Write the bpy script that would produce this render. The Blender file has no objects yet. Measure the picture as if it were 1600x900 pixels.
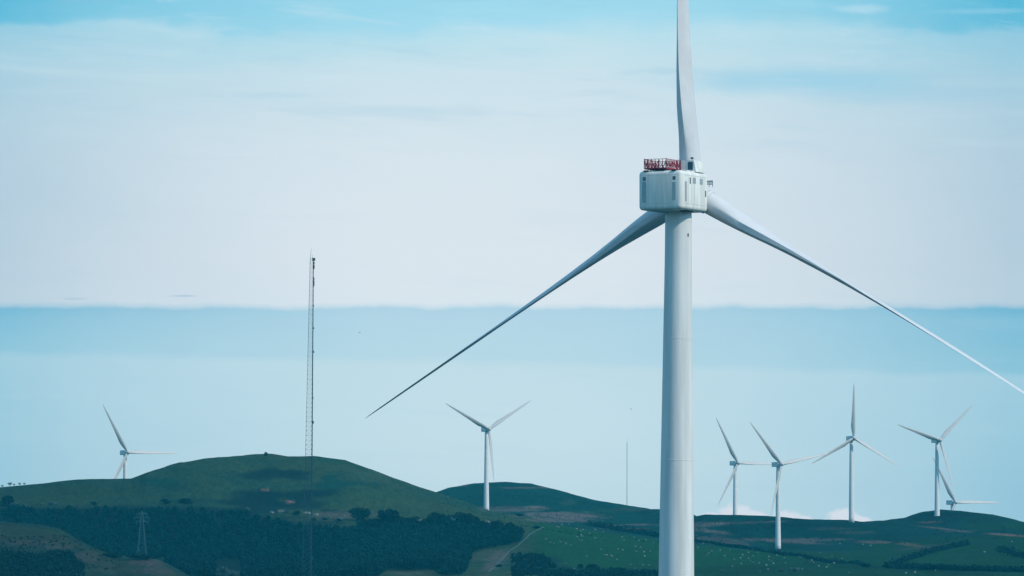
import bpy, bmesh, math, random
import numpy as np
from mathutils import Vector, Matrix
random.seed(7); rng = np.random.default_rng(7)
SC = bpy.context.scene
R_ = math.radians

# ------------------------------------------------------------------ camera
F = 10504.0; PITCH = 2.94; CZ = 25.0            # focal length in photo pixels, pitch, eye height
cam_d = bpy.data.cameras.new('camera'); cam = bpy.data.objects.new('camera', cam_d)
SC.collection.objects.link(cam); SC.camera = cam
cam.location = (0, 0, CZ); cam.rotation_euler = (R_(90 + PITCH), 0, 0)
cam_d.sensor_width = 36; cam_d.lens = F / 1600 * 36; cam_d.clip_start = 1; cam_d.clip_end = 80000

def zat(y, D):                                   # height seen at photo row y at distance D
    return CZ + D * np.tan(R_(PITCH) + np.arctan((450 - np.asarray(y, float)) / F))
def yof(z, D):
    return 450 - F * np.tan(np.arctan((np.asarray(z, float) - CZ) / D) - R_(PITCH))
def P(u, y, D): return Vector(((u - 800) / F * D, D, float(zat(y, D))))

# ------------------------------------------------------------------ light, sky, exposure
SUN_AZ, SUN_EL = 119.0, 42.0
sd = Vector((math.sin(R_(SUN_AZ)) * math.cos(R_(SUN_EL)), math.cos(R_(SUN_AZ)) * math.cos(R_(SUN_EL)), math.sin(R_(SUN_EL))))
sl = bpy.data.lights.new('sun', 'SUN'); sl.energy = 3.0; sl.angle = R_(0.53); sl.color = (1, .87, .74)
so = bpy.data.objects.new('sun', sl); SC.collection.objects.link(so)
so.rotation_euler = (-sd).to_track_quat('-Z', 'Y').to_euler()
SC.view_settings.view_transform = 'Standard'; SC.view_settings.look = 'None'
SC.view_settings.exposure = 0; SC.view_settings.gamma = 1; SC.view_settings.use_curve_mapping = False
SC.render.engine = 'CYCLES'
SC.cycles.use_denoising = True
SC.cycles.max_bounces = 6; SC.cycles.volume_bounces = 1
SC.cycles.caustics_reflective = False; SC.cycles.caustics_refractive = False

def lin(c): return tuple(((v / 255 + .055) / 1.055) ** 2.4 if v > 10 else v / 255 / 12.92 for v in c)

class NT:                                        # small node-tree helper
    def __init__(s, nt): s.nt = nt; nt.nodes.clear()
    def n(s, t, **k):
        nd = s.nt.nodes.new(t)
        for a, b in k.items(): setattr(nd, a, b)
        return nd
    def l(s, a, b): s.nt.links.new(a, b)
    def setin(s, sock, v):
        if hasattr(v, 'is_output'): s.l(v, sock)
        else: sock.default_value = v
    def m(s, op, a, b=0.0, c=None, clamp=False):
        nd = s.n('ShaderNodeMath', operation=op, use_clamp=clamp)
        s.setin(nd.inputs[0], a)
        if op not in ('SINE', 'ABSOLUTE', 'ARCSINE', 'SQRT'): s.setin(nd.inputs[1], b)
        if c is not None: s.setin(nd.inputs[2], c)
        return nd.outputs[0]
    def smooth(s, v, lo, hi):
        nd = s.n('ShaderNodeMapRange', interpolation_type='SMOOTHSTEP')
        s.setin(nd.inputs[0], v); nd.inputs[1].default_value = lo; nd.inputs[2].default_value = hi
        return nd.outputs[0]
    def mix(s, f, a, b, blend='MIX'):
        nd = s.n('ShaderNodeMix', data_type='RGBA', blend_type=blend)
        s.setin(nd.inputs[0], f)
        s.setin(nd.inputs[6], a if hasattr(a, 'is_output') else (*a, 1)); s.setin(nd.inputs[7], b if hasattr(b, 'is_output') else (*b, 1))
        return nd.outputs[2]
    def noise(s, vec, scale, detail=3, rough=.5, dist=0):
        nd = s.n('ShaderNodeTexNoise'); s.l(vec, nd.inputs['Vector'])
        nd.inputs['Scale'].default_value = scale; nd.inputs['Detail'].default_value = detail
        nd.inputs['Roughness'].default_value = rough; nd.inputs['Distortion'].default_value = dist
        return nd.outputs[0]
    def comb(s, x, y, z=0.0):
        nd = s.n('ShaderNodeCombineXYZ'); s.setin(nd.inputs[0], x); s.setin(nd.inputs[1], y); s.setin(nd.inputs[2], z)
        return nd.outputs[0]

def el_of(y): return math.degrees(R_(PITCH) + math.atan((450 - y) / F))
SKY_STRENGTH = 0.1
def build_world():
    w = bpy.data.worlds.new('World'); SC.world = w; w.use_nodes = True
    t = NT(w.node_tree)
    sky = t.n('ShaderNodeTexSky', sky_type='NISHITA'); sky.sun_disc = False
    sky.sun_elevation = R_(SUN_EL); sky.sun_rotation = R_(SUN_AZ); sky.air_density = 1.2; sky.dust_density = .6
    tc = t.n('ShaderNodeTexCoord'); sep = t.n('ShaderNodeSeparateXYZ'); t.l(tc.outputs['Generated'], sep.inputs[0])
    X, Y, Z = sep.outputs
    el = t.m('MULTIPLY', t.m('ARCSINE', Z), 57.29578)
    az = t.m('MULTIPLY', t.m('ARCTAN2', X, Y), 57.29578)
    az = t.m('MULTIPLY', az, 1.0)
    # ragged edges of the cloud decks
    fine = t.m('SUBTRACT', t.noise(t.comb(t.m('MULTIPLY', az, 2.2), t.m('MULTIPLY', el, 3.)), 1., 5, .6), .5)
    broad = t.m('SUBTRACT', t.noise(t.comb(t.m('MULTIPLY', az, .35), t.m('MULTIPLY', el, .8), 4.), 1., 3, .5), .5)
    hi = t.smooth(el, 3.4, 5.0)
    e2 = t.m('ADD', el, t.m('MULTIPLY', fine, t.m('ADD', t.m('MULTIPLY', hi, .10), .095)))
    e2 = t.m('ADD', e2, t.m('MULTIPLY', broad, t.m('ADD', t.m('MULTIPLY', hi, .55), .03)))
    low = t.m('SUBTRACT', 1.0, t.smooth(el, el_of(545), el_of(492)))
    e2 = t.m('ADD', e2, t.m('MULTIPLY', t.m('MULTIPLY', az, .021), low))
    fac = t.m('DIVIDE', e2, 8.0)
    def ramp(stops):
        r = t.n('ShaderNodeValToRGB'); cr = r.color_ramp; cr.interpolation = 'LINEAR'
        st = sorted((el_of(y) / 8.0, tuple(min(1, v * k) for v, k in zip(lin(c), (1.045, 1.035, 1.03)))) for y, c in stops)
        cr.elements[0].position = st[0][0]; cr.elements[0].color = (*st[0][1], 1)
        cr.elements[1].position = st[-1][0]; cr.elements[1].color = (*st[-1][1], 1)
        for p, c in st[1:-1]:
            e = cr.elements.new(p); e.color = (*c, 1)
        t.l(fac, r.inputs[0]); return r.outputs[0]
    mid = ramp(MID); edge = ramp(EDGE)
    d = t.m('DIVIDE', t.m('SUBTRACT', az, -.1), 4.36)
    d2 = t.m('MULTIPLY', d, d, clamp=True)
    d2 = t.m('ADD', d2, t.m('MULTIPLY', broad, .35), clamp=True)
    col = t.mix(d2, mid, edge)
    def blob(u, y, ru, ry, c, amt, base=col, soft=.55, nz=.5, fr=1.0):
        x_ = t.m('DIVIDE', t.m('SUBTRACT', az, (u - 800) * .005455), ru * .005455)
        y_ = t.m('DIVIDE', t.m('SUBTRACT', el, el_of(y)), ry * .005455)
        r = t.m('SQRT', t.m('ADD', t.m('MULTIPLY', x_, x_), t.m('MULTIPLY', y_, y_)))
        nn = t.m('SUBTRACT', t.noise(t.comb(t.m('MULTIPLY', az, 9. * fr), t.m('MULTIPLY', el, 14. * fr), u * .01), 1., 4, .6), .5)
        r = t.m('ADD', r, t.m('MULTIPLY', nn, nz))
        k = t.m('SUBTRACT', 1.0, t.smooth(r, 1 - soft, 1.0))
        return t.mix(t.m('MULTIPLY', k, amt), base, lin(c))
    col = blob(1250, 128, 300, 30, (146, 208, 233), .62, col, .95, .8, .16)
    col = blob(1420, 150, 230, 26, (150, 206, 230), .4, col, .95, .9, .2)
    col = blob(1350, 15, 55, 10, (188, 225, 240), .6, col, .8, .6, .6)
    col = blob(1530, 20, 110, 7, (150, 208, 232), .5, col, .8, .8, .5)
    col = blob(285, 463, 30, 2.6, (176, 205, 222), .7, col, .8, .6)
    col = blob(115, 468, 32, 2.6, (176, 205, 222), .6, col, .8, .6)
    st1 = t.noise(t.comb(t.m('MULTIPLY', az, .55), t.m('ADD', t.m('MULTIPLY', el, 4.2), t.m('MULTIPLY', az, .25)), 9.), 1., 6, .62, .6)
    top = t.m('ADD', t.m('MULTIPLY', t.smooth(el, 3.7, 5.2), .42), .10)
    col = t.mix(t.m('MULTIPLY', t.smooth(st1, .5, .78), top), col, lin((214, 234, 242)))
    col = t.mix(t.m('MULTIPLY', t.smooth(st1, .5, .25), t.m('MULTIPLY', top, .8)), col, lin((150, 200, 224)))
    CW = (240, 240, 245)
    for u, y, ru, ry in ((1150, 806, 34, 22), (1112, 812, 26, 14), (1175, 810, 28, 15), (1228, 812, 30, 17), (1256, 815, 18, 11), (1205, 815, 20, 9), (1318, 810, 30, 19), (1345, 816, 22, 12)):
        col = blob(u, y, ru, ry, CW, 1., col, .42, .7, 2.0)
    # overhead: the physical sky with broken cloud
    tint = t.mix(1.0, sky.outputs[0], (SKY_STRENGTH * .70, SKY_STRENGTH * 1.4, SKY_STRENGTH * 1.52), 'MULTIPLY')
    cn = t.noise(tc.outputs['Generated'], 3.2, 6, .55)
    tint = t.mix(t.m('MULTIPLY', t.smooth(cn, .46, .68), .55), tint, (.55, .80, .95))
    tot = t.mix(t.smooth(el, 6.0, 11.0), col, tint)
    tot = t.mix(1.0, tot, (1 / SKY_STRENGTH,) * 3, 'MULTIPLY')
    bg = t.n('ShaderNodeBackground'); bg.inputs[1].default_value = SKY_STRENGTH; t.l(tot, bg.inputs[0])
    out = t.n('ShaderNodeOutputWorld'); t.l(bg.outputs[0], out.inputs[0])
MID = [(-200, (150, 214, 236)), (0, (163, 219, 238)), (28, (168, 220, 238)), (62, (190, 225, 236)), (120, (205, 227, 236)), (250, (219, 231, 238)),
       (400, (225, 233, 239)), (477, (224, 234, 240)), (483, (180, 214, 230)), (500, (186, 218, 232)), (560, (192, 222, 233)), (574, (203, 227, 235)),
       (650, (208, 230, 237)), (760, (212, 232, 237)), (990, (206, 228, 235))]
EDGE = [(-200, (80, 176, 212)), (0, (88, 184, 216)), (36, (100, 188, 218)), (50, (150, 203, 224)), (120, (170, 207, 223)), (250, (181, 206, 221)),
        (400, (186, 207, 221)), (477, (190, 210, 223)), (483, (118, 184, 212)), (504, (132, 192, 216)), (565, (146, 199, 219)), (575, (167, 208, 224)),
        (650, (164, 207, 223)), (760, (165, 206, 222)), (990, (175, 210, 222))]
build_world()

# ------------------------------------------------------------------ helpers
COL = SC.collection
def link_mesh(name, verts, faces, m=None, parent=None, smooth=False):
    me = bpy.data.meshes.new(name); me.from_pydata([tuple(v) for v in verts], [], faces); me.update()
    if smooth: me.polygons.foreach_set('use_smooth', [True] * len(me.polygons))
    return link(name, me, m, parent)
def link(name, me, m=None, parent=None):
    o = bpy.data.objects.new(name, me); COL.objects.link(o)
    if m and not me.materials: me.materials.append(m)
    if parent: o.parent = parent
    return o
def fast_quads(name, V, nq, m=None, parent=None):     # V: (nq*4,3) array
    me = bpy.data.meshes.new(name)
    me.vertices.add(len(V)); me.vertices.foreach_set('co', np.asarray(V, np.float32).ravel())
    me.loops.add(nq * 4); me.loops.foreach_set('vertex_index', np.arange(nq * 4, dtype=np.int32))
    me.polygons.add(nq); me.polygons.foreach_set('loop_start', np.arange(0, nq * 4, 4, dtype=np.int32))
    me.polygons.foreach_set('loop_total', np.full(nq, 4, np.int32)); me.update(calc_edges=True)
    return link(name, me, m, parent)
def tag(o, label=None, cat=None, group=None, kind=None):
    if label: o['label'] = label
    if cat: o['category'] = cat
    if group: o['group'] = group
    if kind: o['kind'] = kind
    return o
def empty(name, loc, rz=0):
    o = bpy.data.objects.new(name, None); COL.objects.link(o); o.location = loc; o.rotation_euler = (0, 0, rz)
    o.empty_display_size = .5
    return o
def bm_obj(name, bm, m=None, parent=None, smooth=False):
    me = bpy.data.meshes.new(name); bm.to_mesh(me); bm.free()
    if smooth: me.polygons.foreach_set('use_smooth', [True] * len(me.polygons))
    return link(name, me, m, parent)
def box(bm, c, s, bev=0, seg=2, M=None):
    b2 = bmesh.new(); bmesh.ops.create_cube(b2, size=1)
    for v in b2.verts: v.co = Vector((v.co.x * s[0], v.co.y * s[1], v.co.z * s[2]))
    if bev: bmesh.ops.bevel(b2, geom=b2.edges[:], offset=bev, segments=seg, affect='EDGES', profile=.6)
    for v in b2.verts:
        v.co += Vector(c)
        if M: v.co = M @ v.co
    tmp = bpy.data.meshes.new('tmp'); b2.to_mesh(tmp); b2.free(); bm.from_mesh(tmp); bpy.data.meshes.remove(tmp)
def bar(bm, a, b, r, n=4, r2=None):
    a = Vector(a); b = Vector(b); d = (b - a).normalized()
    up = Vector((0, 0, 1)) if abs(d.z) < .95 else Vector((1, 0, 0))
    x = d.cross(up).normalized(); y = d.cross(x)
    r2 = r if r2 is None else r2
    lo = [bm.verts.new(a + (x * math.cos(k * 2 * math.pi / n + .785) + y * math.sin(k * 2 * math.pi / n + .785)) * r) for k in range(n)]
    hi = [bm.verts.new(b + (x * math.cos(k * 2 * math.pi / n + .785) + y * math.sin(k * 2 * math.pi / n + .785)) * r2) for k in range(n)]
    for k in range(n): bm.faces.new((lo[k], lo[(k + 1) % n], hi[(k + 1) % n], hi[k]))
    bm.faces.new(lo[::-1]); bm.faces.new(hi)
def lathe(prof, n=40, cap=True):                      # prof: (r, z, cx, cy)
    V = []; Fc = []
    for r, z, cx, cy in prof:
        for k in range(n):
            a = 2 * math.pi * k / n; V.append((cx + r * math.cos(a), cy + r * math.sin(a), z))
    for i in range(len(prof) - 1):
        for k in range(n):
            a = i * n + k; b = i * n + (k + 1) % n; Fc.append((a, b, b + n, a + n))
    if cap: Fc.append(tuple(range(n))[::-1]); Fc.append(tuple((len(prof) - 1) * n + k for k in range(n)))
    return V, Fc

def mat(name, col, rough=.6, var=0, vscale=1., metal=0, streak=False, spec=.3, objrand=0, col2=None):
    m = bpy.data.materials.new(name); m.use_nodes = True; t = NT(m.node_tree)
    b = t.n('ShaderNodeBsdfPrincipled'); o = t.n('ShaderNodeOutputMaterial'); t.l(b.outputs[0], o.inputs[0])
    b.inputs['Roughness'].default_value = rough; b.inputs['Metallic'].default_value = metal
    b.inputs['Specular IOR Level'].default_value = spec
    c = col
    if var:
        tc = t.n('ShaderNodeTexCoord'); mp = t.n('ShaderNodeMapping'); t.l(tc.outputs['Object'], mp.inputs[0])
        if streak: mp.inputs['Scale'].default_value = (1, 1, .06)
        nz = t.noise(mp.outputs[0], vscale, 5, .6)
        dark = col2 or tuple(v * (1 - var) for v in col); lite = tuple(min(1, v * (1 + var * .5)) for v in col)
        c = t.mix(t.smooth(nz, .3, .7), dark, lite)
    if objrand:
        oi = t.n('ShaderNodeObjectInfo'); k = t.m('ADD', t.m('MULTIPLY', oi.outputs['Random'], objrand), 1 - objrand / 2)
        g = t.n('ShaderNodeCombineColor'); [t.l(k, g.inputs[i]) for i in range(3)]
        c = t.mix(1.0, c if hasattr(c, 'is_output') else t.mix(0., c, c), g.outputs[0], 'MULTIPLY')
    t.setin(b.inputs['Base Color'], c if hasattr(c, 'is_output') else (*c, 1))
    return m
M_white = mat('tower_paint', (.71, .74, .74), .45, .15, .6, streak=True)
M_nac = mat('nacelle_paint', (.76, .78, .75), .5, .17, 1.3, streak=True)
M_blade = mat('blade_gelcoat', (.64, .655, .68), .45, .06, .3)
M_vent = mat('vent_grille', (.28, .42, .47), .7, .15, 2)
M_dark = mat('dark_opening', (.02, .035, .045), .6, .2, 2)
M_red = mat('red_paint', (.28, .006, .035), .5, .2, 2)
M_seam = mat('panel_seam', (.52, .57, .57), .7, .1, 2)
M_steel = mat('galvanised_steel', (.018, .085, .13), .6, .2, 1)
M_farw = mat('turbine_white', (.74, .75, .76), .5, .05, .4)
M_farb = mat('turbine_blade_white', (.56, .56, .56), .5, .05, .4)

# ------------------------------------------------------------------ terrain
def T(*p): a = np.array(p, float); return lambda u: np.interp(u, a[:, 0], a[:, 1])
cA = T((-900, 830), (-300, 812), (0, 816), (60, 820), (90, 826), (120, 842), (150, 858), (180, 868), (230, 872), (262, 884), (300, 905), (400, 915), (590, 905), (700, 903), (800, 901), (1000, 905), (1900, 905), (3000, 915))
cC = T((-900, 860), (0, 850), (100, 850), (180, 867), (260, 866), (400, 870), (600, 871), (700, 873), (800, 868), (860, 864), (1000, 870), (1200, 884), (1400, 880), (1600, 872), (2400, 880))
cD = T((-900, 840), (-300, 800), (0, 787), (100, 788), (200, 785), (400, 792), (500, 802), (560, 806), (650, 812), (700, 813), (750, 816), (800, 822), (860, 829), (900, 836), (1000, 846), (1080, 854), (1200, 869), (1340, 869), (1450, 860), (1600, 850), (2400, 860))
cE = T((-1200, 870), (-600, 825), (-300, 790), (-100, 770), (0, 762), (60, 756), (120, 750), (180, 749), (205, 748), (230, 738), (280, 721), (340, 714.5), (400, 711), (425, 710.5), (450, 714), (490, 713), (540, 720), (580, 734), (620, 750), (660, 764), (690, 773), (730, 786), (758, 799), (800, 805), (840, 813), (900, 822), (950, 830), (1030, 841), (1080, 848), (1200, 858), (1340, 861), (1400, 856), (1500, 845), (1600, 838), (2400, 850))
dE = T((-900, 4800), (230, 4800), (400, 5000), (600, 5020), (700, 5100), (760, 5190), (840, 5000), (900, 4920), (2400, 4920))
cF = T((-900, 860), (0, 838), (230, 838), (300, 800), (690, 800), (760, 806), (800, 808), (900, 814), (1000, 822), (1100, 838), (1200, 850), (1400, 838), (1500, 832), (1600, 831), (2400, 850))
dF = T((-900, 5190), (230, 5190), (300, 5400), (1000, 5400), (1100, 5090), (2400, 5090))
cG = T((-900, 830), (500, 800), (640, 790), (680, 771), (700, 764), (740, 757), (790, 753.5), (830, 757), (870, 768), (900, 777), (940, 787), (1000, 795), (1030, 797), (1080, 803.5), (1120, 804), (1200, 806.5), (1300, 812), (1350, 815), (1380, 814), (1410, 807), (1440, 801), (1470, 797.5), (1500, 799), (1550, 805), (1600, 817), (1700, 832), (2400, 850))
dG = T((-900, 6000), (1000, 6000), (1100, 5400), (1150, 5300), (1320, 5240), (1380, 5340), (1440, 5500), (2400, 5520))
def pchip(x, y, xs):
    h = np.diff(x); d = np.diff(y) / h; n = len(x); m = np.zeros(n)
    for k in range(1, n - 1):
        if d[k - 1] * d[k] > 0:
            w1 = 2 * h[k] + h[k - 1]; w2 = h[k] + 2 * h[k - 1]
            m[k] = (w1 + w2) / (w1 / d[k - 1] + w2 / d[k])
    m[0] = d[0]; m[-1] = d[-1]
    i = np.clip(np.searchsorted(x, xs) - 1, 0, n - 2); t = (xs - x[i]) / h[i]
    return ((2 * t**3 - 3 * t**2 + 1) * y[i] + (t**3 - 2 * t**2 + t) * h[i] * m[i] + (-2 * t**3 + 3 * t**2) * y[i + 1] + (t**3 - t**2) * h[i] * m[i + 1])
Ug = np.concatenate([np.linspace(-9700, -900, 45), np.linspace(-860, -70, 60), np.arange(-60, 1661, 2.0), np.linspace(1680, 2400, 50), np.linspace(2600, 11300, 45)])
Dg = np.concatenate([[60, 300, 800, 1300, 1650, 1700, 1760, 1850, 2100, 2400, 2700, 2900, 3100], np.arange(3200, 3800, 12), np.arange(3800, 6150, 8), np.linspace(6180, 7500, 40), np.linspace(7600, 9500, 20)])
hmask = np.clip(1 - np.maximum(np.abs(Ug - 800) - 3200, 0) / 5000, 0.15, 1)
Zg = np.zeros((len(Dg), len(Ug)))
for j, u in enumerate(Ug):
    a = cA(u); e, fD, g = dE(u), dF(u), dG(u)
    kn = [(60, -4), (1650, -4), (1760, 4), (2900, 10), (3500, float(zat(a + np.interp(u, [200, 320], [62, 40]), 3500))), (3900, float(zat(a, 3900))),
          (4110, float(zat(a + np.interp(u, [225, 320], [14, -12]), 4110))), (4380, float(zat(cC(u), 4380))), (4660, float(zat(cD(u), 4660))),
          (e, float(zat(cE(u), e))), (fD, float(zat(cF(u), fD))), (g, float(zat(cG(u), g))),
          (g + 300, float(zat(850 if u < 1060 else 848, g + 300))), (max(g + 600, 6230), 76), (7500, 50), (9500, 30)]
    x = np.array([k[0] for k in kn], float); y = np.array([k[1] for k in kn], float)
    Zg[:, j] = pchip(x, np.where(x > 1700, y * hmask[j] + (1 - hmask[j]) * 4, y), Dg)
# gentle relief
def vnoise(X, Y, s, seed):
    r = np.random.default_rng(seed).random((256, 256)); x = X / s + 1000; y = Y / s + 1000
    xi = np.floor(x).astype(int); yi = np.floor(y).astype(int); fx = x - xi; fy = y - yi
    fx = fx * fx * (3 - 2 * fx); fy = fy * fy * (3 - 2 * fy)
    g = lambda a, b: r[a % 256, b % 256]
    return (g(xi, yi) * (1 - fx) + g(xi + 1, yi) * fx) * (1 - fy) + (g(xi, yi + 1) * (1 - fx) + g(xi + 1, yi + 1) * fx) * fy - .5
XX = (Ug[None, :] - 800) / F * Dg[:, None]; YY = np.repeat(Dg[:, None], len(Ug), 1)
land = np.clip((YY - 3200) / 500, 0, 1)
Zg += land * (vnoise(XX, YY, 90, 1) * 2.2 + vnoise(XX, YY, 38, 2) * 1.2 + vnoise(XX, YY, 14, 3) * .55 + vnoise(XX, YY, 6, 4) * .3)
# far turbines: tower foot (u, y), distance; the ground is shaped to carry them
TURB = [ # u_tower, y_hub, D, phase, yaw, scale
    (195.5, 707, 5130, 118.5, 27, 1.0), (760.0, 670.7, 5190, 151.5, 24, 1.0), (1148.5, 723.6, 5450, 117.5, 27, 1.0), (1215.5, 725.5, 5037, 130.5, 30, 1.0),
    (1330.3, 684.9, 5210, 88.0, 20, 1.02), (1464.0, 688.0, 5400, 42.5, 26, 1.01), (1487.5, 785.0, 6200, 119.0, 29, 1.15)]
HUB = 63.5
feet = []
for u, yh, D, ph, yaw, s in TURB:
    z0 = float(zat(yh, D)) - HUB * s; feet.append(z0)
def ground(u, D):
    j = np.clip(np.searchsorted(Ug, u) - 1, 0, len(Ug) - 2); i = np.clip(np.searchsorted(Dg, D) - 1, 0, len(Dg) - 2)
    fu = (u - Ug[j]) / (Ug[j + 1] - Ug[j]); fd = (D - Dg[i]) / (Dg[i + 1] - Dg[i])
    return (Zg[i, j] * (1 - fu) + Zg[i, j + 1] * fu) * (1 - fd) + (Zg[i + 1, j] * (1 - fu) + Zg[i + 1, j + 1] * fu) * fd
for (u, yh, D, *_), z0 in zip(TURB, feet):
    dz = z0 - float(ground(u, D)); x0 = (u - 800) / F * D
    r2 = (XX - x0) ** 2 / 28 ** 2 + (YY - D) ** 2 / 45 ** 2
    Zg += dz * np.exp(-r2)
    print('turbine foot correction', u, round(dz, 1))
def G(u, D): return Vector(((u - 800) / F * D, D, float(ground(u, D))))
def gp(u, y, dmin=3600, dmax=6100):                  # first ground point met on this line of sight
    ds = np.arange(dmin, dmax, 4.0); zs = ground(np.full_like(ds, u), ds); ys = yof(zs, ds)
    k = np.argmax(ys <= y)
    if ys[k] > y: k = int(np.argmin(ys))
    return ds[k]

topl_ = T((-200, 790), (0, 788), (60, 788), (130, 789), (180, 787), (250, 790), (300, 790), (380, 794), (420, 803), (460, 812), (520, 819), (560, 818), (600, 816), (650, 813), (690, 810), (730, 812), (770, 818), (805, 822), (822, 840))
botl_ = T((-200, 858), (0, 858), (180, 872), (258, 870), (262, 905), (590, 905), (600, 889), (680, 889), (690, 900), (722, 897), (735, 866), (752, 857), (790, 852), (812, 846), (822, 838))
# ---- land cover (albedo of what grows where, plus painted lens falloff), per vertex
YS = yof(Zg, YY); UU = np.repeat(Ug[None, :], len(Dg), 0)
n1 = vnoise(XX, YY, 120, 11) + vnoise(XX, YY, 45, 12) * .6 + vnoise(XX, YY, 17, 13) * .4
n2 = vnoise(XX, YY * .45, 16, 14) + vnoise(XX, YY * .5, 7, 15) * .7
C_GRASS = np.array((.036, .064, .030)); C_FIELD = np.array((.010, .064, .016)); C_MOOR = np.array((.003, .044, .042))
C_HEATH = np.array((.165, .125, .150)); C_DARK = np.array((.002, .012, .017)); C_BRACK = np.array((.060, .066, .046)); C_BARE = np.array((.27, .15, .14))
LC = np.zeros(XX.shape + (3,)) + C_GRASS
def put(mask, c): 
    global LC
    m = np.clip(mask, 0, 1)[..., None]; LC = LC * (1 - m) + np.asarray(c) * m
def sm(x, a, b): t = np.clip((x - a) / (b - a), 0, 1); return t * t * (3 - 2 * t)
put(sm(n1, -.3, .6) * .5, C_MOOR)
# mid hill, moor and the right-hand slopes
Dz = YY
eline = dE(UU) - 60
right = sm(UU, 800, 860)
put(sm(Dz, 5250, 5320) * sm(UU, 300, 660), C_MOOR * 1.0)
put(sm(UU, 830, 880) * sm(Dz, 4850, 4930), C_MOOR)
put(sm(UU, 815, 850) * (1 - sm(Dz, 4840, 4900)), C_FIELD)
put(sm(UU, 1300, 1380) * (1 - sm(Dz, 5000, 5060)), C_FIELD * .85)
put(sm(UU, 1480, 1540) * sm(Dz, 5050, 5150) * (1 - sm(Dz, 5420, 5500)), C_FIELD * .8)
def ell(u, y, ru, ry, c, amt=1., nz=.6, slope=0., dlo=0, dhi=9e9, fn=n2):
    x_ = (UU - u) / ru; y_ = (YS - y - (UU - u) * slope) / ry
    r = np.sqrt(x_ ** 2 + y_ ** 2) + fn * nz
    put((1 - sm(r, .55, 1.05)) * amt * (YY > max(dlo, 3250)) * (YY < dhi), c)
# left hill: darker gorse and bracken patches
for a in ((410, 743, 52, 9, C_DARK, .85), (425, 733, 20, 5, C_DARK, .7), (462, 742, 34, 10, C_DARK, .8), (540, 754, 60, 16, C_MOOR, .8), (440, 774, 78, 10, C_DARK, .9), (500, 770, 40, 7, C_DARK, .75),
          (400, 786, 70, 10, C_DARK, .9), (470, 788, 60, 9, C_DARK, .8), (360, 800, 110, 9, C_DARK, .8), (470, 815, 110, 9, C_DARK, .75), (250, 795, 160, 7, C_DARK, .6), (508, 770, 18, 4, C_DARK, .6, .4, .15), (516, 799, 18, 4, C_DARK, .8, .3, .1), (275, 762, 22, 8, C_DARK, .4), (300, 783, 60, 5, C_DARK, .45),
          (245, 752, 40, 7, C_MOOR, .7), (560, 768, 35, 12, C_GRASS * 1.1, .6), (600, 790, 90, 14, C_GRASS * 1.12, .7), (580, 745, 50, 10, (.05, .08, .05), .6), (100, 770, 120, 12, C_GRASS * .9, .7),
          (330, 760, 40, 14, C_GRASS * .95, .5), (535, 806, 55, 7, C_HEATH * .6, .7), (500, 812, 60, 3, C_BRACK, .5), (416, 765, 8, 1.8, C_BARE, .8, .3), (452, 784, 10, 3, C_BARE, .75, .5), (440, 798, 6, 2, (.2, .2, .2), .6, .4)):
    ell(*a, **({'dlo': 4500}))
# mid hill streaks
for a in ((800, 796, 60, 5, C_HEATH, .6), (880, 805, 70, 6, C_HEATH, .85), (835, 792, 16, 2.5, C_HEATH, .7), (880, 812, 70, 5, C_HEATH, .7), (780, 792, 30, 2, C_HEATH, .35), (820, 762, 60, 1.2, C_BARE, .4), (720, 759, 18, 1.2, C_BARE, .4),
          (985, 797, 60, 4, C_BRACK, .5), (1000, 820, 70, 1.6, C_HEATH, .7), (980, 826, 60, 1.6, C_HEATH, .6), (940, 800, 60, 5, (.006, .055, .03), .6), (840, 780, 70, 10, C_MOOR * .8, .6), (775, 785, 60, 12, C_MOOR * .8, .5),
          (890, 785, 16, 5, (.05, .07, .07), .4), (1130, 818, 90, 3.5, C_HEATH, .65, .8, -.02), (1180, 816, 70, 1.8, C_HEATH, .8, .6, -.04), (1250, 808, 60, 2, C_HEATH, .6), (1080, 822, 50, 1.8, C_HEATH, .8), (1110, 830, 50, 3, C_HEATH, .7, .6, .12),
          (1110, 843, 60, 7, C_HEATH * .75, .6, .9, .1), (1180, 843, 40, 3.5, C_HEATH * .9, .8, .6, .04), (1230, 846, 60, 3.5, C_HEATH, .8, .6, .06), (1290, 843, 60, 2, C_HEATH, .7), (1365, 847, 50, 2.2, C_BARE, .6, .5, .02), (1420, 851, 30, 3, C_BARE, .55, .5, .12),
          (1300, 826, 40, 2.5, C_HEATH * .6, .5), (1340, 832, 40, 2, C_HEATH * .7, .5), (1452, 816, 28, 1.4, C_BARE, .85, .3, -.05), (1470, 826, 50, 1.6, C_HEATH, .8, .4, .12), (1500, 830, 30, 1.4, C_HEATH, .5), (1575, 836, 42, 2, C_BARE, .85, .3, .07),
          (1440, 808, 70, 7, C_DARK * 1.6, .5), (1490, 806, 60, 6, C_DARK * 1.6, .65), (1540, 812, 50, 5, C_DARK * 1.6, .5), (1250, 822, 110, 4, C_DARK * 2, .45), (1340, 820, 70, 4, C_DARK * 2, .45), (1130, 838, 60, 4, C_DARK, .4, .5, .1),
          (1440, 856, 50, 5, C_HEATH * .6, .5, .7, -.1), (1590, 862, 60, 9, C_DARK, .5, .6, .2)):
    ell(*a, **({'dlo': 4700}))
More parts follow.
